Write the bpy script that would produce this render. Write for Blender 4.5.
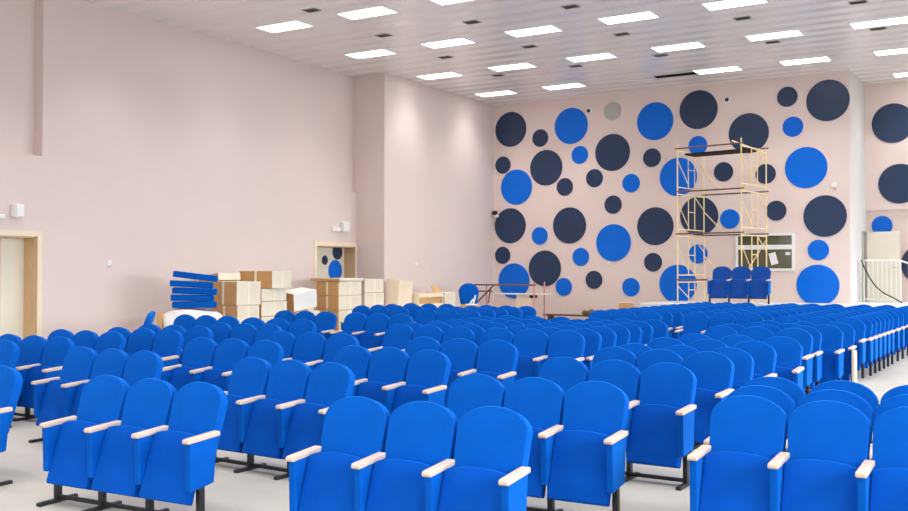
import bpy, bmesh, math, random
from mathutils import Vector, Matrix

random.seed(7)
for o in list(bpy.data.objects):
    bpy.data.objects.remove(o)
SC = bpy.context.scene
COL = SC.collection

# ------------------------------------------------------------------ camera
cam_d = bpy.data.cameras.new('camera')
cam = bpy.data.objects.new('camera', cam_d)
COL.objects.link(cam)
FW = Vector((-0.5218185, 0.8528907, 0.0168174))
RT = Vector((0.8530228, 0.5218719, 0.0013900))
UP = Vector((0.0075910, -0.0150710, 0.9998576))
m3 = Matrix((RT, UP, -FW)).transposed()
cam.matrix_world = Matrix.Translation((0, 0, 1.76)) @ m3.to_4x4()
cam_d.sensor_width = 36.0
cam_d.lens = 996.26 / 908 * 36.0
cam_d.clip_end = 200
SC.camera = cam

# ------------------------------------------------------------------ world, exposure
w = bpy.data.worlds.new('world')
SC.world = w
w.use_nodes = True
w.node_tree.nodes['Background'].inputs[0].default_value = (0.85, 0.92, 1.0, 1)
w.node_tree.nodes['Background'].inputs[1].default_value = 1.0
SC.view_settings.view_transform = 'Standard'
SC.view_settings.look = 'None'
SC.view_settings.gamma = 1.0
SC.view_settings.use_curve_mapping = False
SC.view_settings.exposure = -0.08

PANEL_EMIT = 5.0
PANEL_W = 28.0
WINDOW_W = 395.0
REAR_W = 75.0
PANEL_SPREAD = 108


def area(name, loc, rot, sx, sy, power, color=(1, 1, 1), spread=0):
    d = bpy.data.lights.new(name, 'AREA')
    d.shape = 'RECTANGLE'
    d.size = sx
    d.size_y = sy
    d.energy = power
    d.color = color
    if spread:
        d.spread = math.radians(spread)
    o = bpy.data.objects.new(name, d)
    o.location = loc
    o.rotation_euler = rot
    COL.objects.link(o)
    return o


# room
XL, XP, YB, XB = -17.09, -16.1, 28.86, -4.96
ZC = 7.31
YA = 31.4
XR, YF = 6.5, -4.5
GX = [-14.97 + 2.311 * j for j in range(9)]
GY = [17.11 + 3.278 * i for i in range(-6, 5)]
SEEN = set()
for j, i in [(0, 0), (1, 0), (2, 0), (0, 1), (1, 1), (2, 1), (3, 1), (4, 1), (0, 2), (1, 2), (2, 2), (3, 2), (4, 2), (5, 2),
             (0, 3), (1, 3), (3, 3), (4, 3), (5, 3), (5, 4)]:
    SEEN.add((j, i))
# daylight through unseen, assumed windows of the right wall and of the wall behind the camera
WIN_R = [(-1.5, 3.2), (4.2, 3.2), (9.9, 3.2), (15.6, 3.2), (21.3, 3.2), (26.6, 3.0)]
for y, wd in WIN_R:
    area('assumed_window_light', (XR + 0.35, y, 3.4), (0, math.radians(56), 0), 3.6, wd - 0.1, WINDOW_W, (0.86, 0.95, 1.0), 100)
WIN_F = [(-12.5, 3.4), (-7.0, 3.4), (-1.5, 3.4)]
for x, wd in WIN_F:
    area('assumed_window_light', (x, YF - 0.35, 3.4), (math.radians(68), 0, 0), wd - 0.1, 3.6, REAR_W, (0.9, 0.97, 1.0), 130)
# light of the ceiling lamps (a regular grid that continues in front of the photo's edge)
for j, x in enumerate(GX):
    for i, y in enumerate(GY):
        if i == 10 and x < XB + 0.3:
            continue
        if (j, i - 6) == (2, 3):
            continue
        area('ceiling_lamp_light', (x, y, ZC - 0.03), (0, 0, 0), 1.15, 0.56, PANEL_W, (1.0, 0.985, 0.96), PANEL_SPREAD)


# ------------------------------------------------------------------ materials
def lin(c):
    return tuple(((v / 255) / 12.92 if v / 255 <= 0.04045 else ((v / 255 + 0.055) / 1.055) ** 2.4) for v in c)


MATS = {}


def mat(name, rgb, rough=0.6, spec=0.5, var=0.0, scale=4.0, metal=0.0, sheen=0.0, bump=0.0, bscale=60.0, emit=0.0, coat=0.0, stretch=(1, 1, 1)):
    if name in MATS:
        return MATS[name]
    m = bpy.data.materials.new(name)
    m.use_nodes = True
    nt = m.node_tree
    b = nt.nodes['Principled BSDF']
    c = lin(rgb) if max(rgb) > 1 else rgb
    b.inputs['Base Color'].default_value = (*c, 1)
    b.inputs['Roughness'].default_value = rough
    b.inputs['Specular IOR Level'].default_value = spec
    b.inputs['Metallic'].default_value = metal
    if sheen:
        b.inputs['Sheen Weight'].default_value = sheen
        b.inputs['Sheen Roughness'].default_value = 0.35
        b.inputs['Sheen Tint'].default_value = (0.03, 0.4, 1, 1)
    if emit:
        b.inputs['Emission Color'].default_value = (1, 0.985, 0.96, 1)
        b.inputs['Emission Strength'].default_value = emit
    tc = nt.nodes.new('ShaderNodeTexCoord')
    mp = nt.nodes.new('ShaderNodeMapping')
    mp.inputs['Scale'].default_value = stretch
    nt.links.new(tc.outputs['Object'], mp.inputs['Vector'])
    if var:
        n = nt.nodes.new('ShaderNodeTexNoise')
        n.inputs['Scale'].default_value = scale
        n.inputs['Detail'].default_value = 5
        nt.links.new(mp.outputs[0], n.inputs['Vector'])
        r = nt.nodes.new('ShaderNodeValToRGB')
        r.color_ramp.elements[0].position = 0.3
        r.color_ramp.elements[1].position = 0.7
        r.color_ramp.elements[0].color = (*[v * (1 - var) for v in c], 1)
        r.color_ramp.elements[1].color = (*[min(1, v * (1 + var)) for v in c], 1)
        nt.links.new(n.outputs['Fac'], r.inputs['Fac'])
        nt.links.new(r.outputs['Color'], b.inputs['Base Color'])
    if bump:
        n2 = nt.nodes.new('ShaderNodeTexNoise')
        n2.inputs['Scale'].default_value = bscale
        n2.inputs['Detail'].default_value = 3
        nt.links.new(mp.outputs[0], n2.inputs['Vector'])
        bp = nt.nodes.new('ShaderNodeBump')
        bp.inputs['Strength'].default_value = bump
        bp.inputs['Distance'].default_value = 0.01
        nt.links.new(n2.outputs['Fac'], bp.inputs['Height'])
        nt.links.new(bp.outputs['Normal'], b.inputs['Normal'])
    MATS[name] = m
    return m


M_WALL = mat('wall_paint', (226, 208, 203), 0.75, 0.25, var=0.02, scale=0.6)
M_WALLB = mat('back_wall_paint', (233, 214, 207), 0.7, 0.25, var=0.02, scale=0.6)
M_WHITEWALL = mat('plain_white_paint', (216, 216, 215), 0.8, 0.2, var=0.02)
M_FLOOR = mat('floor_screed', (176, 171, 163), 0.5, 0.4, var=0.09, scale=1.3, bump=0.05, bscale=12)
M_VELVET = mat('blue_velvet', (0.0005, 0.088, 0.445), 0.75, 0.06, var=0.10, scale=5.0, sheen=0.6, bump=0.12, bscale=220)
M_SEAT = mat('blue_velvet_seat', (0.0005, 0.072, 0.42), 0.75, 0.06, var=0.10, scale=5.0, sheen=0.3, bump=0.12, bscale=220)
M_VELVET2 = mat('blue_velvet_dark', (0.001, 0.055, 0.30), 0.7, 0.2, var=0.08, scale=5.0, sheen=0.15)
M_WOOD = mat('beech_armrest', (204, 182, 165), 0.4, 0.4, var=0.06, scale=9, stretch=(8, 1, 8))
M_BLACK = mat('black_steel', (22, 23, 27), 0.45, 0.5, var=0.08, scale=8)
M_NAVY = mat('navy_gloss', (36, 56, 88), 0.3, 0.4, var=0.05, scale=2)
M_BLUE = mat('blue_gloss', (0, 108, 222), 0.34, 0.22, var=0.04, scale=2)
M_GREY = mat('grey_gloss', (178, 176, 170), 0.36, 0.5, var=0.04, scale=2)
M_DOOR = mat('cream_door', (232, 224, 206), 0.5, 0.4, var=0.02, scale=2)
M_JAMB = mat('tan_jamb', (218, 182, 140), 0.5, 0.4, var=0.06, scale=3, stretch=(6, 6, 1))
M_TRIM = mat('pale_trim', (240, 222, 196), 0.5, 0.4, var=0.03, scale=3)
M_WHITE = mat('white_plastic', (238, 238, 236), 0.4, 0.5, var=0.01)
M_VENT = mat('vent_grey', (120, 116, 110), 0.6, 0.4, var=0.05)
M_DARK = mat('dark_void', (18, 17, 16), 0.9, 0.1, var=0.05)
M_KRAFT_SHADE = mat('kraft_shade_card', (206, 160, 108), 0.8, 0.2, var=0.06, scale=3)  # kraft parts, and the shade painted on one side of the cartons
M_CARD = mat('pale_lit_card', (226, 216, 196), 0.75, 0.25, var=0.05, scale=3)  # plain pale cartons, and the window-lit sides of the two-toned ones
M_TAPE = mat('parcel_tape', (240, 230, 205), 0.3, 0.5, var=0.02)
M_WRAP = mat('white_wrap', (236, 234, 230), 0.35, 0.5, var=0.03, bump=0.5, bscale=9)
M_YELLOW = mat('yellow_tube', (245, 222, 165), 0.45, 0.5, var=0.05, scale=6)
M_BROWN = mat('brown_tube', (110, 84, 78), 0.5, 0.4, var=0.08, scale=6)
M_PINK = mat('red_tube', (214, 140, 128), 0.5, 0.4, var=0.08, scale=6)
M_DECK = mat('dark_deck', (44, 34, 28), 0.8, 0.2, var=0.1)
M_GLASS = mat('dark_glass', (88, 84, 62), 0.12, 0.6, var=0.2, scale=3)
M_GREYSTEEL = mat('grey_frame', (170, 168, 160), 0.5, 0.4, var=0.04)
M_PLANKD = mat('weathered_plank', (112, 92, 78), 0.8, 0.2, var=0.15, scale=6)
M_EMIT = mat('lamp_diffuser', (250, 250, 248), 0.5, 0.3, emit=PANEL_EMIT)

# glossy tiled ceiling: each 0.6 m tile bows slightly
def ceiling_mat():
    m = bpy.data.materials.new('ceiling_tiles')
    m.use_nodes = True
    nt = m.node_tree
    b = nt.nodes['Principled BSDF']
    b.inputs['Base Color'].default_value = (*lin((236, 232, 229)), 1)
    b.inputs['Roughness'].default_value = 0.2
    b.inputs['Specular IOR Level'].default_value = 0.5
    tc = nt.nodes.new('ShaderNodeTexCoord')
    sep = nt.nodes.new('ShaderNodeSeparateXYZ')
    nt.links.new(tc.outputs['Object'], sep.inputs[0])

    def wave(out, period, phase=0.0):
        mu = nt.nodes.new('ShaderNodeMath'); mu.operation = 'MULTIPLY_ADD'
        mu.inputs[1].default_value = 2 * math.pi / period
        mu.inputs[2].default_value = phase
        nt.links.new(out, mu.inputs[0])
        si = nt.nodes.new('ShaderNodeMath'); si.operation = 'SINE'
        nt.links.new(mu.outputs[0], si.inputs[0])
        return si.outputs[0]
    wy = wave(sep.outputs['Y'], 0.6)
    n = nt.nodes.new('ShaderNodeTexNoise')
    n.inputs['Scale'].default_value = 0.45
    n.inputs['Detail'].default_value = 2
    nt.links.new(tc.outputs['Object'], n.inputs['Vector'])
    mul = nt.nodes.new('ShaderNodeMath'); mul.operation = 'MULTIPLY'
    nt.links.new(wy, mul.inputs[0]); nt.links.new(n.outputs['Fac'], mul.inputs[1])
    bp = nt.nodes.new('ShaderNodeBump')
    bp.inputs['Strength'].default_value = 0.8
    bp.inputs['Distance'].default_value = 0.02
    nt.links.new(mul.outputs[0], bp.inputs['Height'])
    nt.links.new(bp.outputs['Normal'], b.inputs['Normal'])
    return m


M_CEIL = ceiling_mat()


# ------------------------------------------------------------------ mesh helpers
def link(name, bm, material, parent=None, smooth=False):
    bmesh.ops.recalc_face_normals(bm, faces=bm.faces[:])
    me = bpy.data.meshes.new(name)
    bm.to_mesh(me)
    bm.free()
    if isinstance(material, (list, tuple)):
        for mm in material:
            me.materials.append(mm)
    else:
        me.materials.append(material)
    if smooth:
        for p in me.polygons:
            p.use_smooth = True
        if smooth == 'edge':
            me.set_sharp_from_angle(angle=math.radians(33))
    o = bpy.data.objects.new(name, me)
    COL.objects.link(o)
    if parent:
        o.parent = parent
    return o


def box(bm, c, s, rot=None, bevel=0.0, mi=0):
    r = bmesh.ops.create_cube(bm, size=1.0)
    vs = r['verts']
    mt = Matrix.Translation(c) @ (rot.to_4x4() if rot else Matrix()) @ Matrix.Diagonal((*s, 1))
    bmesh.ops.transform(bm, matrix=mt, verts=vs)
    fs = list({f for v in vs for f in v.link_faces})
    for f in fs:
        f.material_index = mi
    if bevel:
        es = list({e for v in vs for e in v.link_edges})
        bmesh.ops.bevel(bm, geom=es, offset=bevel, segments=2, profile=0.5, affect='EDGES')
    return vs


def bx(bm, x0, x1, y0, y1, z0, z1, bevel=0.0, mi=0):
    return box(bm, ((x0 + x1) / 2, (y0 + y1) / 2, (z0 + z1) / 2), (abs(x1 - x0), abs(y1 - y0), abs(z1 - z0)), None, bevel, mi)


def tube(bm, a, b, r=0.02, seg=8, mi=0):
    a, b = Vector(a), Vector(b)
    d = b - a
    L = d.length
    q = bmesh.ops.create_cone(bm, cap_ends=True, segments=seg, radius1=r, radius2=r, depth=L)
    mt = Matrix.Translation((a + b) / 2) @ d.to_track_quat('Z', 'Y').to_matrix().to_4x4()
    bmesh.ops.transform(bm, matrix=mt, verts=q['verts'])
    for f in {f for v in q['verts'] for f in v.link_faces}:
        f.material_index = mi


def prism_x(bm, poly, x0, x1, bevel=0.0):
    a = [bm.verts.new((x0, y, z)) for y, z in poly]
    b = [bm.verts.new((x1, y, z)) for y, z in poly]
    n = len(poly)
    fs = [bm.faces.new(a), bm.faces.new(b[::-1])]
    for i in range(n):
        fs.append(bm.faces.new((a[i], b[i], b[(i + 1) % n], a[(i + 1) % n])))
    if bevel:
        es = list({e for f in fs for e in f.edges})
        bmesh.ops.bevel(bm, geom=es, offset=bevel, segments=2, profile=0.5, affect='EDGES')


def disc_bm(r, t, seg=56):
    bm = bmesh.new()
    q = bmesh.ops.create_cone(bm, cap_ends=True, segments=seg, radius1=r, radius2=r, depth=t)
    bmesh.ops.transform(bm, matrix=Matrix.Rotation(math.radians(90), 4, 'X'), verts=q['verts'])
    es = [e for e in bm.edges if len(e.link_faces) == 2 and any(len(f.verts) > 8 for f in e.link_faces)]
    bmesh.ops.bevel(bm, geom=es, offset=min(0.006, t * 0.3), segments=2, profile=0.5, affect='EDGES')
    return bm


def empty(name, loc, rz=0.0, label=None, cat=None, group=None):
    o = bpy.data.objects.new(name, None)
    o.empty_display_size = 0.2
    o.location = loc
    o.rotation_euler = (0, 0, rz)
    COL.objects.link(o)
    return tag(o, label, cat, group)


def tag(o, label=None, cat=None, group=None, kind=None):
    if label:
        o['label'] = label
    if cat:
        o['category'] = cat
    if group:
        o['group'] = group
    if kind:
        o['kind'] = kind
    return o


def struct(name, bm, m, label=None):
    o = link(name, bm, m)
    o['kind'] = 'structure'
    if label:
        o['label'] = label
        o['category'] = name.split('_')[0]
    return o


# ------------------------------------------------------------------ the room
bm = bmesh.new()
YR, RAKE = 11.0, 0.016        # the floor falls gently towards the stage in front of this line


def floor_z(y):
    return min(0.0, (y - YR) * RAKE)


prism_x(bm, [(YF - 0.3, floor_z(YF - 0.3)), (YR, 0.0), (YA + 0.3, 0.0), (YA + 0.3, -0.6), (YF - 0.3, -0.6)], XL - 0.6, XR + 0.3)
struct('floor', bm, M_FLOOR)
bm = bmesh.new(); bx(bm, XL - 0.6, XR + 0.3, YF - 0.3, YA + 0.3, ZC, ZC + 0.2)
struct('ceiling', bm, M_CEIL)

# left wall: main plane with two shallow niches above and two door openings, then the thicker bay at the back
D1 = (10.42, 12.33, 2.44)      # y0, y1, top of the opening
D2 = (20.86, 22.56, 2.47)
YN, ZN = 12.44, 4.03
bm = bmesh.new()
T = 0.5
bx(bm, XL - T, XL, YF, D1[0], -0.3, ZN)
bx(bm, XL - T, XL, D1[0], D1[1], D1[2], ZN)
bx(bm, XL - T, XL, D1[1], 12.44, 0, ZN)
bx(bm, XL - T, XL - 0.27, YF, YN, ZN, ZC)
bx(bm, XL - T, XL, YN, 19.66, 0, ZC)
bx(bm, XL - T, XL - 0.11, 19.66, 22.62, ZN, ZC)
bx(bm, XL - T, XL, 19.66, D2[0], 0, ZN)
bx(bm, XL - T, XL, D2[0], D2[1], D2[2], ZN)
bx(bm, XL - T, XL, D2[1], 22.62, 0, ZN)
bx(bm, XL - T, XP, 22.6, YB + 0.3, 0, ZC)
struct('wall_left', bm, M_WALL)
bm = bmesh.new()
bx(bm, XP - 0.05, XB - 0.006, YB, YB + 0.3, 0, ZC)
struct('wall_back', bm, M_WALLB)
bm = bmesh.new()
bx(bm, XB - 0.3, XB, YB + 0.006, YA + 0.3, 0, ZC)
struct('wall_return', bm, M_WHITEWALL)
bm = bmesh.new()
bx(bm, XB - 0.3, XR + 0.3, YA, YA + 0.3, 0, 3.6)
bx(bm, XB, XR + 0.3, YA - 0.1, YA + 0.3, 3.6, ZC)
struct('wall_alcove', bm, M_WALLB)
# right wall and front wall with assumed window openings
bm = bmesh.new()
ed = YF - 0.3
for y, wd in WIN_R:
    bx(bm, XR, XR + 0.3, ed, y - wd / 2, -0.3, ZC)
    bx(bm, XR, XR + 0.3, y - wd / 2, y + wd / 2, -0.3, 1.6)
    bx(bm, XR, XR + 0.3, y - wd / 2, y + wd / 2, 5.2, ZC)
    ed = y + wd / 2
bx(bm, XR, XR + 0.3, ed, YA + 0.3, 0, ZC)
struct('wall_right', bm, M_WALL)
bm = bmesh.new()
ed = XL - 0.6
for x, wd in WIN_F:
    bx(bm, ed, x - wd / 2, YF - 0.3, YF, -0.3, ZC)
    bx(bm, x - wd / 2, x + wd / 2, YF - 0.3, YF, -0.3, 1.6)
    bx(bm, x - wd / 2, x + wd / 2, YF - 0.3, YF, 5.2, ZC)
    ed = x + wd / 2
bx(bm, ed, XR + 0.3, YF - 0.3, YF, -0.3, ZC)
struct('wall_front', bm, M_WALL)
# raised platform along the back
bm = bmesh.new()
bx(bm, -9.9, XB, 25.9, YB, 0, 0.92)
bx(bm, XB, 1.0, 25.9, YA, 0, 0.92)
struct('platform', bm, M_WHITEWALL)


# doors of the left wall
def door(n, d, dots):
    y0, y1, zt = d
    bm = bmesh.new()
    tw = 0.11
    x0, x1 = XL - 0.02, XL + 0.03
    bx(bm, x0, x1, y0 - tw, y0, 0, zt + tw, 0.006)
    bx(bm, x0, x1, y1, y1 + tw, 0, zt + tw, 0.006)
    bx(bm, x0, x1, y0, y1, zt, zt + tw, 0.006)
    o = struct('door_%d' % n, bm, M_TRIM)
    bm = bmesh.new()
    bx(bm, XL - 0.40, XL - 0.01, y0, y0 + 0.025, 0, zt)
    bx(bm, XL - 0.40, XL - 0.01, y1 - 0.025, y1, 0, zt)
    bx(bm, XL - 0.40, XL - 0.01, y0, y1, zt - 0.025, zt)
    link('jamb', bm, M_JAMB, o)
    bm = bmesh.new()
    bx(bm, XL - 0.42, XL - 0.36, y0 + 0.025, y1 - 0.025, 0, zt - 0.025)
    leaf = link('door_leaf', bm, M_DOOR, o)
    if dots:
        for yy, zz, r, mm in dots:
            bm = disc_bm(r, 0.012, 40)
            bmesh.ops.transform(bm, matrix=Matrix.Translation((XL - 0.352, yy, zz)) @ Matrix.Rotation(math.radians(90), 4, 'Z'), verts=bm.verts[:])
            link('painted_dot', bm, mm, leaf, True)
    else:
        bm = bmesh.new()
        bx(bm, XL - 0.362, XL - 0.35, y1 - 0.55, y1 - 0.535, 0.02, zt - 0.04)
        link('door_seam', bm, M_JAMB, leaf)
        bm = bmesh.new()
        tube(bm, (XL - 0.36, y1 - 0.75, 1.05), (XL - 0.29, y1 - 0.75, 1.05), 0.014)
        tube(bm, (XL - 0.29, y1 - 0.75, 1.05), (XL - 0.29, y1 - 0.87, 1.05), 0.012)
        link('door_handle', bm, M_GREYSTEEL, leaf)
    return o


door(1, D1, None)
door(2, D2, [(21.66, 2.09, 0.13, M_NAVY), (22.12, 1.80, 0.30, M_BLUE), (22.22, 2.33, 0.22, M_NAVY), (21.10, 1.76, 0.13, M_NAVY)])

# control-room window in the back wall
bm = bmesh.new()
wx0, wx1, wz0, wz1 = -8.09, -6.44, 1.81, 2.88
yy0, yy1 = YB - 0.05, YB + 0.01
t = 0.07
bx(bm, wx0, wx1, yy0, yy1, wz0, wz0 + t, 0.008)
bx(bm, wx0, wx1, yy0, yy1, wz1 - t, wz1, 0.008)
bx(bm, wx0, wx0 + t, yy0, yy1, wz0 + t, wz1 - t, 0.008)
bx(bm, wx1 - t, wx1, yy0, yy1, wz0 + t, wz1 - t, 0.008)
bx(bm, wx0 + t, wx1 - t, yy0, yy1, 2.42, 2.55, 0.008)
win = struct('window_1', bm, M_WHITE)
bm = bmesh.new(); bx(bm, wx0 + t, wx1 - t, YB - 0.02, YB - 0.005, 2.55, wz1 - t)
link('upper_pane', bm, M_GLASS, win)
bm = bmesh.new(); bx(bm, wx0 + t, wx1 - t, YB - 0.02, YB - 0.005, wz0 + t, 2.42)
link('lower_pane', bm, M_GLASS, win)
for cx, cz, sx, sz, a, lab in [(-7.02, 2.16, 0.2, 0.34, -14, 'white sheet of paper stuck crooked on the dark window pane'), (-6.62, 2.3, 0.13, 0.08, 0, 'small white note in the upper right corner of the lower window pane')]:
    bm = bmesh.new()
    box(bm, (cx, YB - 0.024, cz), (sx, 0.003, sz), Matrix.Rotation(math.radians(a), 3, 'Y'))
    tag(link('paper_sheet', bm, M_WHITE), lab, 'paper')

# ------------------------------------------------------------------ wall discs
DISCS = [(-15.77, 2.32, 'S', 'n'), (-15.76, 5.3, 'S', 'n'), (-15.49, 3.29, 'L', 'n'), (-15.47, 6.46, 'L', 'n'), (-15.35, 1.48, 'L', 'b'), (-15.26, 4.55, 'L', 'b'), (-14.41, 2.94, 'S', 'b'), (-14.39, 6.1, 'S', 'n'), (-14.23, 1.89, 'L', 'n'), (-14.18, 5.13, 'L', 'n'), (-13.56, 1.3, 'S', 'b'), (-13.52, 4.48, 'S', 'n'), (-13.36, 3.25, 'L', 'n'), (-13.3, 6.41, 'L', 'b'), (-13.0, 5.47, 'S', 'b'), (-12.97, 2.25, 'S', 'b'), (-12.52, 1.53, 'S', 'n'), (-12.5, 4.71, 'S', 'n'), (-11.9, 6.76, 'S', 'g'), (-11.9, 5.48, 'L', 'n'), (-11.88, 3.86, 'S', 'n'), (-11.87, 2.68, 'L', 'b'), (-11.3, 1.31, 'S', 'b'), (-11.29, 4.5, 'S', 'b'), (-10.62, 5.24, 'S', 'n'), (-10.59, 2.07, 'S', 'n'), (-10.52, 6.34, 'L', 'b'), (-10.52, 3.16, 'L', 'n'), (-9.82, 1.42, 'L', 'b'), (-9.80, 4.62, 'L', 'b'), (-9.2, 5.52, 'S', 'b'), (-9.2, 2.31, 'S', 'b'), (-9.18, 6.58, 'L', 'n'), (-9.17, 3.43, 'L', 'n'), (-8.44, 4.7, 'S', 'n'), (-8.26, 3.32, 'S', 'b'), (-7.71, 5.78, 'L', 'n'), (-7.23, 4.58, 'S', 'n'), (-6.94, 3.52, 'S', 'n'), (-6.62, 6.73, 'S', 'n'), (-6.47, 5.87, 'S', 'b'), (-6.12, 4.7, 'L', 'b'), (-5.82, 1.41, 'L', 'b'), (-5.8, 2.39, 'S', 'b'), (-5.62, 3.33, 'L', 'n'), (-5.53, 6.53, 'L', 'n')]
ORD = ['', 'first', 'second', 'third', 'fourth', 'fifth', 'sixth', 'seventh', 'eighth', 'ninth', 'tenth', 'eleventh', 'twelfth', 'thirteenth', 'fourteenth', 'fifteenth', 'sixteenth']
SZ = {'L': 'large', 'S': 'small'}
CN = {'n': 'navy', 'b': 'blue', 'g': 'grey'}
MM = {'n': M_NAVY, 'b': M_BLUE, 'g': M_GREY}


def zone(z):
    return 'in the upper half of the back wall' if z > 4.15 else 'in the lower half of the back wall'


MESH = {}


def disc(x, y, z, s, c, label):
    k = (s, c)
    if k not in MESH:
        MESH[k] = link('wall_disc', disc_bm(0.575 if s == 'L' else 0.285, 0.02), MM[c], None, False)
        o = MESH[k]
    else:
        o = MESH[k].copy()
        COL.objects.link(o)
    o.location = (x, y - 0.012, z)
    tag(o, label, 'wall disc', 'round discs on the walls')


done = {}
for x, z, s, c in sorted(DISCS):
    zn = zone(z)
    k = (s, c, zn)
    done[k] = done.get(k, 0) + 1
tot = dict(done)
done = {}
for x, z, s, c in sorted(DISCS):
    zn = zone(z)
    k = (s, c, zn)
    done[k] = done.get(k, 0) + 1
    if c == 'g':
        lab = 'small grey disc, the only grey one, near the ceiling on the back wall'
    elif tot[k] == 1:
        lab = 'the only %s %s disc %s' % (SZ[s], CN[c], zn)
    else:
        lab = '%s %s disc %s, %s such from the left' % (SZ[s], CN[c], zn, ORD[done[k]])
    disc(x, YB, z, s, c, lab)
disc(-4.2, YA - 0.1, 6.11, 'L', 'n', 'upper large navy disc in the alcove at the right edge')
disc(-4.03, YA - 0.1, 4.34, 'L', 'n', 'large navy disc in the alcove, just above the wall ledge')
disc(-4.52, YA, 3.14, 'S', 'b', 'small blue disc in the alcove above the cream door')
disc(-3.44, YA, 2.0, 'L', 'n', 'large navy disc in the alcove behind the stair rail')

# ------------------------------------------------------------------ ceiling lamps, vents
ROWN = {0: 'the nearest row', 1: 'the second nearest row', 2: 'the third row', 3: 'the row along the back wall', 4: 'the alcove'}


def lamp_proto():
    r = empty('ceiling_light', (0, 0, 0))
    bm = bmesh.new()
    for a in (-1, 1):
        bx(bm, -0.6, 0.6, a * 0.30 - 0.012, a * 0.30 + 0.012, -0.02, 0.0)
        bx(bm, a * 0.6 - 0.012, a * 0.6 + 0.012, -0.29, 0.29, -0.02, 0.0)
    link('lamp_frame', bm, M_WHITE, r)
    bm = bmesh.new()
    bx(bm, -0.588, 0.588, -0.288, 0.288, -0.012, 0.0)
    link('diffuser', bm, M_EMIT, r)
    return r


def copy_tree(o, parent=None):
    c = o.copy()
    COL.objects.link(c)
    if parent:
        c.parent = parent
    for ch in o.children:
        copy_tree(ch, c)
    return c


proto = None
for i in range(0, 5):
    js = sorted(j for j, ii in SEEN if ii == i)
    for n, j in enumerate(js):
        if proto is None:
            proto = lamp_proto(); r = proto
        else:
            r = copy_tree(proto)
        r.location = (GX[j], 17.11 + 3.278 * i, ZC)
        if i == 4:
            lab = 'bright rectangular ceiling lamp in the alcove at the right edge'
        else:
            lab = 'bright rectangular ceiling lamp, %s from the left in %s' % (ORD[n + 1], ROWN[i])
        tag(r, lab, 'ceiling light', 'rectangular ceiling lamps')

VX = [-13.55, -11.15, -8.73, -5.93, -3.55]
VENTS = [(0, 16.35), (0, 18.97), (1, 18.97), (2, 18.93), (0, 21.73), (1, 21.76), (2, 21.74), (3, 21.73), (4, 21.66), (0, 24.5), (1, 24.48), (2, 24.38), (3, 24.36), (4, 24.26)]
vp = None
cnt = {}
for k, y in VENTS:
    if vp is None:
        vp = empty('ceiling_vent', (0, 0, 0)); r = vp
        bm = bmesh.new()
        for a in (-1, 1):
            bx(bm, -0.17, 0.17, a * 0.12 - 0.015, a * 0.12 + 0.015, -0.012, 0)
            bx(bm, a * 0.17 - 0.015, a * 0.17 + 0.015, -0.105, 0.105, -0.012, 0)
        link('vent_frame', bm, M_GREYSTEEL, vp)
        bm = bmesh.new()
        bx(bm, -0.155, 0.155, -0.105, 0.105, -0.006, 0)
        for q in range(5):
            box(bm, (0, -0.08 + q * 0.04, -0.01), (0.31, 0.024, 0.004), Matrix.Rotation(0.5, 3, 'X'))
        link('grille', bm, M_VENT, vp)
    else:
        r = copy_tree(vp)
    r.location = (VX[k], y, ZC)
    cnt[k] = cnt.get(k, 0) + 1
    tag(r, 'small dark ceiling vent, %s from the camera in the %s line from the left' % (ORD[cnt[k]], ORD[k + 1]), 'vent', 'small ceiling vents')
# open slot left by a missing panel
bm = bmesh.new(); bx(bm, -9.85, -8.62, 26.9, 27.2, ZC - 0.012, ZC)
tag(link('open_ceiling_slot', bm, M_DARK), 'black open slot in the ceiling beside a lamp near the back wall', 'slot')
bm = bmesh.new()
box(bm, (-10.5, 27.05, ZC - 0.03), (1.15, 0.06, 0.02), Matrix.Rotation(0.05, 3, 'Y'))
tag(link('loose_ceiling_strip', bm, M_WHITE), 'thin white strip hanging loose under the ceiling left of the black slot', 'strip')

# ------------------------------------------------------------------ seat units
PITCH = 0.513


def outline(w0, w1, z0, z1, rise, n=18, corner=0.035):
    """closed outline in x-z: bottom width w0, top width w1, arch of given rise at the top"""
    pts = []
    pts += [(-w0 / 2 + corner, z0), (w0 / 2 - corner, z0), (w0 / 2 - corner * 0.3, z0 + corner * 0.3), (w0 / 2, z0 + corner)]
    for i in range(n + 1):
        a = math.pi * i / n
        c, s = math.cos(a), math.sin(a)
        ex = 1.0
        x = (w1 / 2) * math.copysign(abs(c) ** ex, c)
        z = z1 - rise + rise * (s ** ex)
        pts.append((x, z))
    pts += [(-w0 / 2, z0 + corner), (-w0 / 2 + corner * 0.3, z0 + corner * 0.3)]
    return pts


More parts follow.
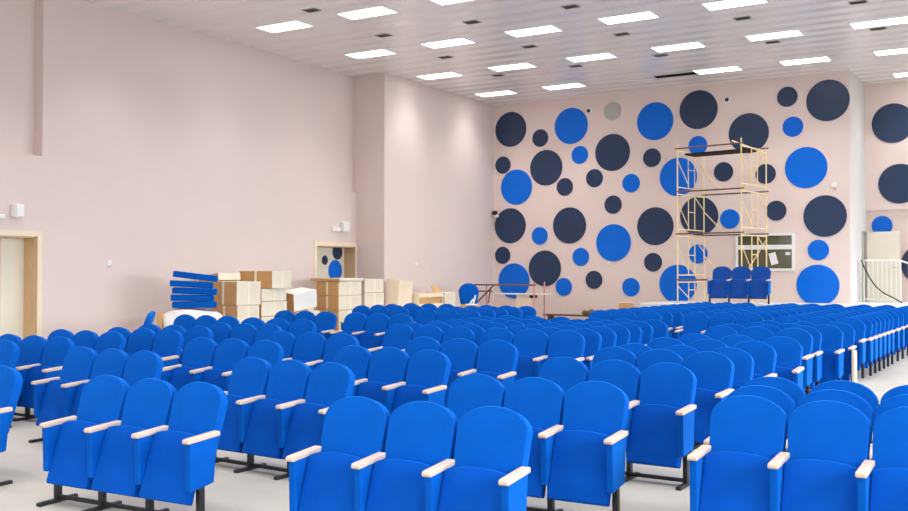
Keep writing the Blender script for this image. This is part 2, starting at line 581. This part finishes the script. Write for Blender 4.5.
def pad(pts, t, tilt, y0, zp, puff=0.02, edge=0.010):
    """cushion from an x-z outline; front toward -y; leaned by tilt about height zp (top goes back)"""
    bm = bmesh.new()
    cx = sum(p[0] for p in pts) / len(pts)
    zs = [p[1] for p in pts]
    cz = (min(zs) + max(zs)) / 2
    hw = max(abs(p[0] - cx) for p in pts)
    hz = (max(zs) - min(zs)) / 2
    rings = [(0.09, t / 2), (edge, t / 2 - 0.003), (0.004, t / 2 - edge * 0.7), (0.0, t / 2 - edge * 1.5), (0.0, -t / 2 + edge * 1.5), (0.004, -t / 2 + edge * 0.6),
             (edge, -t / 2), (0.06, -t / 2 - puff * 0.5), (0.14, -t / 2 - puff)]
    R = []
    for ins, y in rings:
        row = []
        for x, z in pts:
            xx = cx + (x - cx) * (1 - ins / hw)
            zz = cz + (z - cz) * (1 - ins / hz)
            dz = zz - zp
            row.append(bm.verts.new((xx, y0 + y * math.cos(tilt) + dz * math.sin(tilt), zp + dz * math.cos(tilt) - y * math.sin(tilt))))
        R.append(row)
    n = len(pts)
    for a, b in zip(R[:-1], R[1:]):
        for i in range(n):
            bm.faces.new((a[i], a[(i + 1) % n], b[(i + 1) % n], b[i]))
    bm.faces.new(R[0])
    bm.faces.new(R[-1][::-1])
    return bm


TILT = math.radians(18)
PAR = {}


def share(key, build, name, material, parent, loc=(0, 0, 0), smooth=False):
    if key in PAR:
        o = bpy.data.objects.new(name, PAR[key])
        COL.objects.link(o)
        o.parent = parent
    else:
        o = link(name, build(), material, parent, smooth)
        PAR[key] = o.data
    o.location = loc
    return o


def b_back():
    return pad(outline(0.47, 0.497, 0.40, 1.0, 0.15), 0.085, TILT, 0.01, 1.0, 0.010, 0.007)


def b_seat():
    return pad(outline(0.462, 0.45, 0.145, 0.66, 0.045, corner=0.014), 0.10, math.radians(19), -0.245, 0.63, 0.010, 0.007)


def b_panel():
    bm = bmesh.new()
    prism_x(bm, [(-0.435, 0.622), (-0.15, 0.64), (-0.19, 0.30), (-0.43, 0.27)], -0.026, 0.026, 0.008)
    return bm


def b_arm():
    bm = bmesh.new()
    prism_x(bm, [(-0.455, 0.620), (-0.462, 0.638), (-0.45, 0.656), (-0.13, 0.674), (-0.125, 0.638)], -0.033, 0.033, 0.008)
    return bm


def b_leg():
    bm = bmesh.new()
    bx(bm, -0.02, 0.02, -0.335, -0.28, 0.03, 0.295, 0.004)
    return bm


def b_foot():
    bm = bmesh.new()
    bx(bm, -0.02, 0.02, -0.49, -0.125, 0.0, 0.035, 0.005)
    bx(bm, -0.024, 0.024, -0.497, -0.47, 0.0, 0.03, 0.004)
    return bm


def b_rail():
    bm = bmesh.new()
    bx(bm, -1.5 * PITCH, 1.5 * PITCH, -0.325, -0.29, 0.036, 0.066, 0.004)
    return bm


def make_unit(full=True):
    r = empty('auditorium_seating', (0, 0, 0))
    for k in (-1, 0, 1):
        share('back', b_back, 'backrest', M_VELVET, r, (k * PITCH, 0, 0), 'edge')
        share('seat', b_seat, 'seat', M_SEAT, r, (k * PITCH, 0, 0), 'edge')
    for k in (-1.5, -0.5, 0.5, 1.5):
        share('panel', b_panel, 'side_panel', M_VELVET, r, (k * PITCH, 0, 0))
        share('arm', b_arm, 'armrest', M_WOOD, r, (k * PITCH, 0, 0))
        lg = share('leg', b_leg, 'leg', M_BLACK, r, (k * PITCH, 0, 0))
        if full:
            share('foot', b_foot, 'foot', M_BLACK, lg)
    if full:
        share('rail', b_rail, 'base_rail', M_BLACK, r)
    return r


UNIT = make_unit(True)
UNIT_FAR = make_unit(False)
state = {'n': False, 'f': False}
GROUP = 'blue three-seat auditorium units'


def unit(x, y, rz, label, far=False, z=0.0, group=GROUP):
    p = UNIT_FAR if far else UNIT
    k = 'f' if far else 'n'
    if not state[k]:
        state[k] = True
        r = p
    else:
        r = copy_tree(p)
    r.location = (x, y, z if z else floor_z(y - 0.31))
    r.rotation_euler = (math.atan(RAKE) if y < YR else 0, 0, math.radians(rz))
    return tag(r, label, 'seats', group)


def col_units(lst, text, far=False):
    for n, (x, y, rz) in enumerate(lst):
        unit(x, y, rz, 'blue three-seat unit, %s from the front in %s' % (ORD[n + 1], text), far)


# nearest the lower right corner
R_ = [(-1.292, 6.788, 0), (-1.367, 7.364, 0.8), (-1.416, 7.931, 0.5)]
for (x, y, a), lab in zip(R_, ['frontmost blue three-seat unit in the lower right corner of the photo',
                               'blue three-seat unit directly behind the one in the lower right corner',
                               'blue three-seat unit against the aisle, backmost of the lower right stack']):
    unit(x, y, a, lab)
C_ = [(-3.579, 5.516, 3.5), (-3.529, 7.033, 1), (-3.492, 8.567, -2), (-3.488, 9.776, -5), (-3.46, 10.3, 0.5), (-3.44, 11.2, -3.5), (-3.37, 12.1, 0), (-3.64, 14.05, -4), (-3.66, 14.68, -2), (-3.47, 15.25, -3), (-3.45, 16.0, 0)]
col_units(C_, 'the file left of the aisle')
L1 = [(-6.165, 5.544, 2), (-6.148, 7.194, -4), (-6.063, 8.684, -4), (-6.021, 10.031, -1), (-6.04, 11.89, 0.5), (-6.02, 12.42, -2), (-6.07, 13.03, 0), (-6.11, 13.65, 0), (-6.14, 14.2, 0), (-6.17, 14.75, 0), (-6.14, 15.35, 0)]
col_units(L1, 'the second file left of the aisle')
L2 = [(-8.632, 5.551, 1), (-8.646, 7.213, -1.5), (-8.435, 8.8, 0.5), (-8.273, 10.048, -1), (-7.7, 11.94, -2), (-7.86, 12.5, 0), (-7.77, 13.05, 0), (-7.84, 13.75, 0), (-7.84, 14.28, 0), (-7.89, 14.8, 0), (-7.79, 15.4, 0)]
col_units(L2, 'the third file left of the aisle')
L3 = [(-11.268, 7.392, -1), (-11.124, 8.041, 0), (-11.269, 8.941, 0), (-10.901, 9.604, 0), (-11.034, 10.283, 0), (-10.314, 10.984, -2), (-10.94, 12.4, 3), (-10.77, 14.97, 0)]
col_units(L3, 'the fourth file left of the aisle')
unit(-12.75, 12.6, 0, 'blue three-seat unit standing before the white wrapped bundle by the left wall')
unit(-12.55, 15.02, 0, 'blue three-seat unit standing before the white carton pile by the left wall')
unit(-14.6, 13.0, -45, 'blue seat unit turned sideways, seen end-on, left of the white bundle')
# behind the cross aisle
BL1 = [(-10.83, 17.5, 0), (-10.82, 18.12, 0), (-10.85, 18.72, 0), (-10.82, 19.32, 0), (-10.8, 19.95, 0)]
col_units(BL1, 'the rear left block, its right file', True)
BL2 = [(-13.05, 18.2, 0), (-13.0, 18.78, 0), (-13.05, 19.4, 0), (-13.05, 20.2, 0)]
col_units(BL2, 'the rear left block, its left file', True)
BR1 = [(-3.58, 17.8, -2)] + [(-3.55, y, 0) for y in (18.28, 18.76, 19.24, 19.74, 20.24, 20.76, 21.5, 22.2, 23.0, 23.8, 24.6, 25.35)]
col_units(BR1, 'the rear right block, its aisle file', True)
BR2 = [(-5.5 + 0.025 * k, 18.78 + 0.6 * k, -1 if k == 0 else 0) for k in range(12)]
col_units(BR2, 'the rear right block, its middle file', True)
BR3 = [(-7.4 + 0.005 * k, 18.6 + 0.615 * k, 0) for k in range(12)]
col_units(BR3, 'the rear right block, its left file', True)
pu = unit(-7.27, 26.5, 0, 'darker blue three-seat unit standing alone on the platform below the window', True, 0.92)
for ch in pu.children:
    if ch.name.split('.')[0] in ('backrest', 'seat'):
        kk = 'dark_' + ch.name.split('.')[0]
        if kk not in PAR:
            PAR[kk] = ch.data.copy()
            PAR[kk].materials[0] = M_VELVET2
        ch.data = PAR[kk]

# ------------------------------------------------------------------ wall fittings
def fitting(name, c, s, m, label, cat, parts=()):
    bm = bmesh.new()
    box(bm, c, s, None, min(s) * 0.2)
    o = tag(link(name, bm, m), label, cat)
    for pn, pc, ps, pm in parts:
        bm = bmesh.new()
        box(bm, pc, ps, None, min(ps) * 0.15)
        link(pn, bm, pm, o)
    return o


fitting('wall_speaker', (XL + 0.09, 11.84, 2.92), (0.18, 0.2, 0.27), M_WHITE, 'white wall speaker above the cream door at the left edge', 'speaker',
        [('speaker_grille', (XL + 0.182, 11.84, 2.92), (0.008, 0.16, 0.22), M_WHITE)])
fitting('wall_sensor', (XL + 0.04, 11.55, 2.8), (0.08, 0.1, 0.09), M_WHITE, 'tiny white wall sensor left of the speaker over the door', 'sensor')
fitting('wall_socket', (XL + 0.012, 14.06, 1.94), (0.024, 0.11, 0.11), M_WHITE, 'small white switch plate on the bare left wall', 'switch', [('switch_button', (XL + 0.028, 14.06, 1.94), (0.01, 0.06, 0.06), M_WHITE)])
fitting('exit_light', (XL + 0.03, 21.66, 2.94), (0.06, 0.36, 0.12), M_WHITE, 'flat white emergency light above the dotted doorway', 'light')
fitting('wall_speaker', (XL + 0.08, 22.0, 3.02), (0.16, 0.24, 0.3), M_WHITE, 'white wall speaker box above the dotted doorway', 'speaker',
        [('speaker_grille', (XL + 0.162, 22.0, 3.02), (0.008, 0.19, 0.24), M_WHITE)])
fitting('wall_socket', (XP + 0.012, 24.19, 2.0), (0.024, 0.1, 0.1), M_WHITE, 'small white plate on the rear left wall bay above the open box', 'switch')
cam_ = fitting('security_camera', (XP + 0.14, YB - 0.1, 3.62), (0.14, 0.14, 0.1), M_WHITE, 'small white and black security camera in the back corner', 'camera', [('camera_lens', (XP + 0.12, YB - 0.16, 3.72), (0.13, 0.13, 0.13), M_BLACK)])
for x, z, lab in [(-12.66, 6.83, 'tiny white fixture with a black centre, left of the grey wall disc'), (-8.3, 6.79, 'tiny white fixture with a black centre, high above the scaffold')]:
    fitting('wall_fixture', (x, YB - 0.03, z), (0.22, 0.06, 0.16), M_WHITE, lab, 'fixture', [('fixture_eye', (x - 0.02, YB - 0.065, z), (0.1, 0.02, 0.1), M_BLACK)])
fitting('thermostat', (-12.02, YB - 0.015, 2.05), (0.1, 0.03, 0.1), M_WHITE, 'tiny white square plate under the large blue disc at mid wall', 'thermostat')
fitting('wall_sensor', (-5.38, YB - 0.03, 4.18), (0.13, 0.06, 0.13), M_WHITE, 'tiny white box on the back wall near its right corner', 'sensor')

# ------------------------------------------------------------------ scaffold tower
sc = empty('scaffold_tower', (-8.13, 27.62, 0.92), math.radians(-10), 'pale yellow tubular scaffold tower standing before the dotted back wall', 'scaffold')
O = Vector((-8.05, 27.0, 0.97))
SX = 0.95
SY = 0.78


def sc_frame(x, z0, z1):
    bm = bmesh.new()
    h = z1 - z0
    r = 0.019
    for y in (-SY, SY):
        tube(bm, (x, y, z0), (x, y, z1), r)
    tube(bm, (x, -SY, z1 - 0.06), (x, SY, z1 - 0.06), r * 0.9)
    if h > 0.9:
        tube(bm, (x, -SY, z0 + 0.14), (x, SY, z0 + 0.14), r * 0.9)
    ya, yb = -0.15, 0.22
    for y in (ya, yb):
        tube(bm, (x, y, z0 + (0.14 if h > 0.9 else 0.02)), (x, y, z1 - 0.06), r * 0.8)
    tube(bm, (x, ya, z0 + h * 0.55), (x, yb, z0 + h * 0.55), r * 0.7)
    tube(bm, (x, -SY, z0 + h * 0.75), (x, ya, z0 + 0.2 * h), r * 0.7)
    if h > 0.9:
        tube(bm, (x, SY, z0 + h * 0.62), (x, yb, z1 - 0.08), r * 0.7)
    return bm


LV = [0.0, 0.63, 1.91, 3.09, 4.3]
for a, b in zip(LV[:-1], LV[1:]):
    for x in (-SX, SX):
        link('end_frame', sc_frame(x, a, b), M_YELLOW, sc)
for z in LV[1:]:
    for y in (-SY, SY):
        bm = bmesh.new()
        tube(bm, (-SX - 0.06, y, z + 0.01), (SX + 0.06, y, z + 0.01), 0.022)
        link('ledger_tube', bm, M_BROWN, sc)
for (a, b) in [(1, 2), (2, 3), (3, 4)]:
    za, zb = LV[a], LV[b]
    bm = bmesh.new()
    tube(bm, (SX, SY, zb - 0.15), (0.25, SY, za + 0.05), 0.016)
    link('brace_tube', bm, M_YELLOW, sc)
    bm = bmesh.new()
    tube(bm, (-SX, SY, za + 0.7), (-0.35, SY, za + 0.1), 0.016)
    link('brace_tube', bm, M_YELLOW, sc)
bm = bmesh.new()
box(bm, (0.0, -0.1, 4.18), (1.86, 0.62, 0.05), None, 0.008)
link('deck_board', bm, M_DECK, sc)
bm = bmesh.new()
tube(bm, (SX - 0.35, -0.6, 4.42), (SX + 0.05, 0.7, 4.15), 0.022)
link('loose_tube', bm, M_YELLOW, sc)
bm = bmesh.new()
for x, y in ((-SX, -SY), (SX, -SY)):
    tube(bm, (x, y, 4.3), (x, y, 4.45), 0.02)
link('post_extension', bm, M_YELLOW, sc)
for x in (-SX, SX):
    for y in (-SY, SY):
        bm = bmesh.new()
        box(bm, (x, y, 0.006), (0.14, 0.14, 0.012))
        link('base_plate', bm, M_GREYSTEEL, sc)

# ------------------------------------------------------------------ alcove: open door leaf, rail, cable
dl = empty('door_panel', (-4.43, 31.0, 0.92), 0, 'tall cream door leaf standing open behind the white rail', 'door')
bm = bmesh.new(); bx(bm, -0.44, 0.44, -0.03, 0.03, 0.005, 2.03, 0.006)
link('door_leaf', bm, M_DOOR, dl)
bm = bmesh.new()
bx(bm, -0.455, -0.44, -0.035, 0.035, 0.0, 2.03)
link('edge_strip', bm, M_GREYSTEEL, dl)
bm = bmesh.new()
tube(bm, (0.36, -0.03, 1.0), (0.36, -0.08, 1.0), 0.012)
tube(bm, (0.36, -0.08, 1.0), (0.25, -0.08, 1.0), 0.01)
link('door_handle', bm, M_GREYSTEEL, dl)
bm = bmesh.new()
bx(bm, XB - 0.005, XB + 0.03, 30.65, 30.75, 0.92, 2.96, 0.004)
bx(bm, XB - 0.005, XB + 0.03, 30.75, 31.3, 2.88, 2.96, 0.004)
struct('trim_1', bm, M_GREYSTEEL)

rl = empty('stair_rail', (-4.3, 30.0, 0.92), 0, 'white metal balustrade with thin balusters in front of the cream door', 'railing')
bm = bmesh.new()
tube(bm, (-0.5, 0, 1.19), (0.45, 0, 1.18), 0.022)
tube(bm, (0.45, 0, 1.18), (2.2, 0, 0.5), 0.022)
link('handrail', bm, M_WHITE, rl)
bm = bmesh.new()
tube(bm, (-0.5, 0, 0.1), (0.45, 0, 0.1), 0.015)
link('bottom_rail', bm, M_WHITE, rl)
for k in range(9):
    x = -0.5 + k * 0.95 / 8
    bm = bmesh.new()
    tube(bm, (x, 0, 0.0 if k in (0, 8) else 0.1), (x, 0, 1.185), 0.018 if k in (0, 8) else 0.01)
    link('baluster', bm, M_WHITE, rl)
for k in range(1, 9):
    x = 0.45 + k * 0.2
    bm = bmesh.new()
    tube(bm, (x, 0, max(0.0, 0.1 - k * 0.01)), (x, 0, 1.18 - k * 0.2 * 0.389), 0.01)
    link('baluster', bm, M_WHITE, rl)
bm = bmesh.new()
P = [(-4.86, 29.93, 2.12), (-4.78, 29.9, 1.92), (-4.64, 29.9, 1.62), (-4.48, 29.9, 1.38), (-4.28, 29.9, 1.2), (-4.05, 29.9, 1.08), (-3.8, 29.9, 0.938)]
for a, b in zip(P[:-1], P[1:]):
    tube(bm, a, b, 0.018)
tag(link('hanging_cable', bm, M_BLACK), 'dark cable sagging across the white balustrade', 'cable')

# ------------------------------------------------------------------ cartons, bundles by the left wall
def carton(name, c, s, rz, label, face_shaded=True, tilt=(0, 0), group='cartons piled by the left wall', tape=True, m=None):
    """c: centre, s: sizes; a taped cardboard box with flaps seam"""
    r = empty(name, (c[0], c[1], c[2] - s[2] / 2), math.radians(rz), label, 'box', group)
    r.rotation_euler = (math.radians(tilt[0]), math.radians(tilt[1]), math.radians(rz))
    bm = bmesh.new()
    box(bm, (0, 0, s[2] / 2), s, None, 0.008)
    for f in bm.faces:
        f.material_index = 0 if (f.normal.y < -0.5 and face_shaded) else 1  # shade painted in: side away from the windows tan, the others pale
    link('carton_body', bm, [M_KRAFT_SHADE, m or M_CARD], r)
    if tape:
        bm = bmesh.new()
        e = 0.003
        bx(bm, s[0] / 2, s[0] / 2 + e, -0.03, 0.03, 0.02, s[2] - 0.01)
        bx(bm, -s[0] / 2 + 0.01, s[0] / 2, -0.03, 0.03, s[2], s[2] + e)
        link('tape_strip', bm, M_TAPE, r)
        bm = bmesh.new()
        bx(bm, -0.03, 0.03, -s[1] / 2 - e, -s[1] / 2, 0.02, s[2] - 0.01)
        link('tape_strip', bm, M_TAPE, r)
    return r


def stack(u, base, lst):
    pass


# first pile: corner (+x,-y) positions on x = -15.3
carton('cardboard_box', (-15.72, 16.38, 1.29), (0.80, 0.76, 0.52), 0, 'carton with shaded left side, second tier at the left end of the pile')
carton('cardboard_box', (-15.70, 16.36, 0.775), (0.76, 0.72, 0.50), 2, 'pale carton under the left end of the carton pile')
carton('cardboard_box', (-15.70, 16.36, 0.26), (0.78, 0.74, 0.52), 0, 'lowest carton at the left end of the pile, hidden by seats')
carton('cardboard_box', (-16.35, 16.55, 1.62), (0.6, 0.7, 0.16), 0, 'flat tan carton lying on the left end of the pile behind', tilt=(0, -8), tape=False)
carton('cardboard_box', (-15.75, 17.25, 1.235), (0.78, 0.84, 0.27), 0, 'flat pale carton directly under the topmost carton of the pile')
carton('cardboard_box', (-15.75, 17.25, 0.925), (0.80, 0.86, 0.33), 0, 'pale carton two below the topmost carton of the pile')
carton('cardboard_box', (-15.75, 17.25, 0.375), (0.80, 0.86, 0.75), 0, 'bottom carton below the topmost one, half hidden by seats')
carton('cardboard_box', (-15.78, 17.42, 1.585), (0.95, 0.72, 0.40), 4, 'topmost carton of the left pile, shaded end and lit side')
carton('cardboard_box', (-15.55, 18.32, 1.115), (0.52, 0.72, 0.42), -8, 'grey-white carton leaning tilted at the right of the first pile', tilt=(8, 6), m=M_WRAP, tape=False)
carton('cardboard_box', (-15.55, 18.35, 0.41), (0.6, 0.84, 0.82), 0, 'carton beneath the tilted grey-white one')
carton('cardboard_box', (-16.65, 18.45, 0.72), (0.5, 1.0, 1.44), 0, 'wide white carton against the left wall behind the tilted one', face_shaded=False, tape=False)
carton('cardboard_box', (-16.15, 19.3, 1.05), (0.3, 0.3, 0.49), 10, 'small brown carton between the two carton piles', tape=False)
carton('cardboard_box', (-16.12, 19.32, 0.4), (0.42, 0.42, 0.8), 0, 'carton supporting the small brown one between the piles', tape=False)
carton('cardboard_box', (-15.98, 20.42, 1.345), (0.74, 0.96, 0.36), 0, 'upper carton in front of the dotted doorway')
carton('cardboard_box', (-15.98, 20.42, 0.98), (0.74, 0.96, 0.36), 0, 'second carton down in front of the dotted doorway')
carton('cardboard_box', (-15.98, 20.42, 0.395), (0.76, 0.98, 0.79), 0, 'bottom carton in front of the dotted doorway')
carton('cardboard_box', (-16.05, 20.45, 1.57), (0.9, 1.1, 0.07), 3, 'flattened tan carton lying on the stack before the dotted doorway', tape=False)
carton('cardboard_box', (-15.98, 21.48, 1.40), (0.72, 0.84, 0.36), 0, 'upper white carton right of the doorway stack', face_shaded=False)
carton('cardboard_box', (-15.98, 21.48, 1.03), (0.74, 0.86, 0.36), 0, 'lower white carton right of the doorway stack', face_shaded=False)
carton('cardboard_box', (-15.98, 21.48, 0.42), (0.74, 0.86, 0.84), 0, 'bottom carton right of the doorway stack', face_shaded=False)
carton('cardboard_box', (-15.55, 22.38, 0.80), (0.40, 0.72, 1.5), 3, 'tall cream carton leaning over at the right end of the pile', tilt=(-4, 3), face_shaded=False, tape=False, m=M_TRIM)
# open box further back
ob = empty('open_carton', (-15.45, 23.55, 0.725), 0, 'wide open cream carton near the rear left wall bay', 'box', 'cartons piled by the left wall')
bm = bmesh.new()
for s_ in (-1, 1):
    bx(bm, -0.3, 0.3, s_ * 0.62 - 0.012, s_ * 0.62 + 0.012, 0, 0.46)
    bx(bm, s_ * 0.3 - 0.012, s_ * 0.3 + 0.012, -0.61, 0.61, 0, 0.46 if s_ < 0 else 0.16)
bx(bm, 0.288, 0.312, -0.61, 0.61, 0.34, 0.46)
bx(bm, -0.29, 0.29, -0.61, 0.61, 0.0, 0.02)
link('carton_body', bm, M_TRIM, ob)
bm = bmesh.new(); bx(bm, 0.0, 0.28, -0.55, 0.5, 0.03, 0.3, 0.01)
link('carton_liner', bm, M_KRAFT_SHADE, ob)
bm = bmesh.new(); box(bm, (0.2, 0.42, 0.53), (0.3, 0.36, 0.015), Matrix.Rotation(0.9, 3, 'Y'))
link('carton_flap', bm, M_KRAFT_SHADE, ob)
carton('cardboard_box', (-15.45, 23.55, 0.36), (0.62, 1.25, 0.72), 0, 'carton beneath the wide open cream one', face_shaded=False, tape=False)
carton('cardboard_box', (-15.4, 24.56, 0.59), (0.5, 0.6, 1.18), 0, 'white carton right of the wide open cream one', face_shaded=False, tape=False)
carton('cardboard_box', (-10.98, 27.6, 0.44), (0.42, 0.4, 0.88), 25, 'small grey-tan carton peeking over the seats below the back wall', tape=False, group='carton by the back wall')

# white wrapped bundle and blue cushion pile
wb = empty('wrapped_bundle', (-15.6, 15.0, 0), math.radians(42), 'white wrapped bundle under the pile of blue cushions', 'bundle')
bm = bmesh.new()
bmesh.ops.create_icosphere(bm, subdivisions=4, radius=1.0)
for v in bm.verts:
    c = v.co
    f = 1 + 0.05 * math.sin(7 * c.x + 3 * c.z) + 0.04 * math.sin(9 * c.y + 4 * c.x)
    k = lambda q: math.copysign(abs(q) ** 0.5, q)
    v.co = Vector((k(c.x) * 0.62 * f, k(c.y) * 0.42 * f, 0.5 + k(c.z) * 0.5))
    if c.x > 0.1 and c.z > 0:
        v.co.z -= 0.03
    v.co.z = max(0.0, v.co.z)
link('wrapping', bm, M_WRAP, wb, True)
bm = bmesh.new()
bx(bm, -0.7, -0.58, -0.3, 0.3, 0.05, 0.9, 0.02)
link('cardboard_edge', bm, M_KRAFT_SHADE, wb)
CL = ['lowest blue cushion lying on the white bundle', 'second blue cushion up in the stack on the white bundle', 'third blue cushion up in the stack on the white bundle',
      'fourth blue cushion up, just under the tilted top one', 'topmost tilted blue cushion of the stack on the white bundle']
CUS = [(0.02, 0.0, 0.0), (-0.03, 2.0, 1.0), (0.03, -3.0, 2.0), (-0.05, 3, 3.0), (0.04, -2, 7.0)]
z, pty = 0.938, 0.0
for k, (dx, rz, ty) in enumerate(CUS):
    bm = bmesh.new()
    box(bm, (0, 0, 0), (0.90 - 0.03 * (k % 2), 0.5, 0.126), None, 0.018)
    for v in bm.verts:
        v.co.z += 0.012 * math.cos(v.co.x * 3.2)
    o = tag(link('seat_cushion', bm, M_VELVET, None, False), CL[k], 'cushion', 'stacked blue cushions')
    z += 0.134 + 0.46 * math.sin(math.radians(ty - pty))
    pty = ty
    o.location = (-15.58 + dx * 0.7, 15.0 + dx * 0.7, z)
    o.rotation_euler = (0, math.radians(ty), math.radians(45 + rz))

# ------------------------------------------------------------------ loose backrest, white bracket
bm = pad(outline(0.5, 0.6, 0.0, 0.62, 0.26), 0.12, 0.2, 0, 0, 0.02)
o = tag(link('loose_backrest', bm, M_VELVET, None, True), 'loose rounded blue backrest standing above the seats by the trestle', 'backrest')
o.location = (-15.0, 25.35, 0.82)
o.rotation_euler = (0, 0, math.radians(30))
carton('cardboard_box', (-15.0, 25.4, 0.4), (0.55, 0.5, 0.8), 30, 'carton under the loose blue backrest', tape=False, group='carton by the back wall')
bm = bmesh.new()
box(bm, (0, 0, 0.02), (0.34, 0.1, 0.04), None, 0.01)
box(bm, (0.09, 0, 0.16), (0.05, 0.08, 0.28), Matrix.Rotation(0.25, 3, 'Y'), 0.01)
box(bm, (0.0, 0, 0.1), (0.05, 0.08, 0.2), Matrix.Rotation(0.6, 3, 'Y'), 0.01)
o = tag(link('white_bracket', bm, M_WHITE), 'small white bracket leaning before the loose blue backrest', 'bracket')
o.location = (-14.75, 25.08, 0.8)
o.rotation_euler = (0, 0, math.radians(30))

# ------------------------------------------------------------------ low trestle by the back wall
tr = empty('work_trestle', (-14.75, 27.4, 0), 0, 'low pinkish tube trestle with dark top rail before the back wall', 'trestle')
for x in (-1.0, 1.05):
    for y in (-0.35, 0.35):
        bm = bmesh.new(); tube(bm, (x, y, 0), (x, y, 1.4 if x < 0 else 1.47), 0.024)
        link('post', bm, M_PINK, tr)
for y in (-0.35,):
    bm = bmesh.new(); tube(bm, (-1.06, y, 1.37), (1.1, y, 1.37), 0.026)
    link('top_rail', bm, M_BROWN, tr)
bm = bmesh.new()
tube(bm, (-0.95, -0.35, 0.82), (-0.35, -0.35, 1.36), 0.026)
tube(bm, (-1.0, -0.35, 1.18), (-0.4, -0.35, 1.16), 0.022)
tube(bm, (-0.45, -0.35, 1.3), (-0.55, -0.35, 0.8), 0.022)
link('brace', bm, M_BROWN, tr)
bm = bmesh.new()
tube(bm, (0.95, -0.35, 0.7), (1.08, -0.35, 0.3), 0.02)
tube(bm, (0.7, -0.35, 0.62), (1.05, -0.35, 0.62), 0.016)
link('brace', bm, M_PINK, tr)
bm = bmesh.new()
box(bm, (0.42, 0.05, 1.09), (1.75, 0.55, 0.035), None, 0.008)
link('plank', bm, M_WHITE, tr)
bm = bmesh.new(); box(bm, (0.95, -0.2, 1.02), (0.2, 0.14, 0.09), None, 0.01)
link('clamp', bm, M_BLACK, tr)
bm = bmesh.new(); bx(bm, -14.42, -13.95, 27.25, 27.32, 0.0, 1.06, 0.01)
tag(link('cream_board', bm, M_TRIM), 'upright cream board standing under the trestle plank', 'board')
bn = empty('low_bench', (-12.75, 28.3, 0), 0, 'long low dark plank bench along the back wall', 'bench')
bm = bmesh.new(); box(bm, (0, 0, 0.43), (2.4, 0.3, 0.05), None, 0.008); link('bench_plank', bm, M_PLANKD, bn)
for x in (-1.0, 1.0):
    bm = bmesh.new(); bx(bm, x - 0.05, x + 0.05, -0.13, 0.13, 0, 0.405); link('leg', bm, M_PLANKD, bn)
bm = bmesh.new()
bmesh.ops.create_icosphere(bm, subdivisions=3, radius=1.0)
for v in bm.verts:
    c = v.co
    v.co = Vector((c.x * 0.26, c.y * 0.12, max(0, 0.06 + c.z * 0.1 * (1 + 0.3 * math.sin(6 * c.x)))))
o = tag(link('dark_bundle', bm, M_PLANKD, None, True), 'dark rag bundle lying on the low plank bench', 'bundle')
o.location = (-12.4, 28.25, 0.456)
# white offcut leaning at the aisle end
bm = bmesh.new()
box(bm, (0, 0, 0.31), (0.045, 0.17, 0.62), None, 0.006)
o = tag(link('offcut_board', bm, M_TRIM), 'short cream board standing on the floor at the aisle end of the seats', 'board')
o.location = (-2.62, 15.5, 0.0)
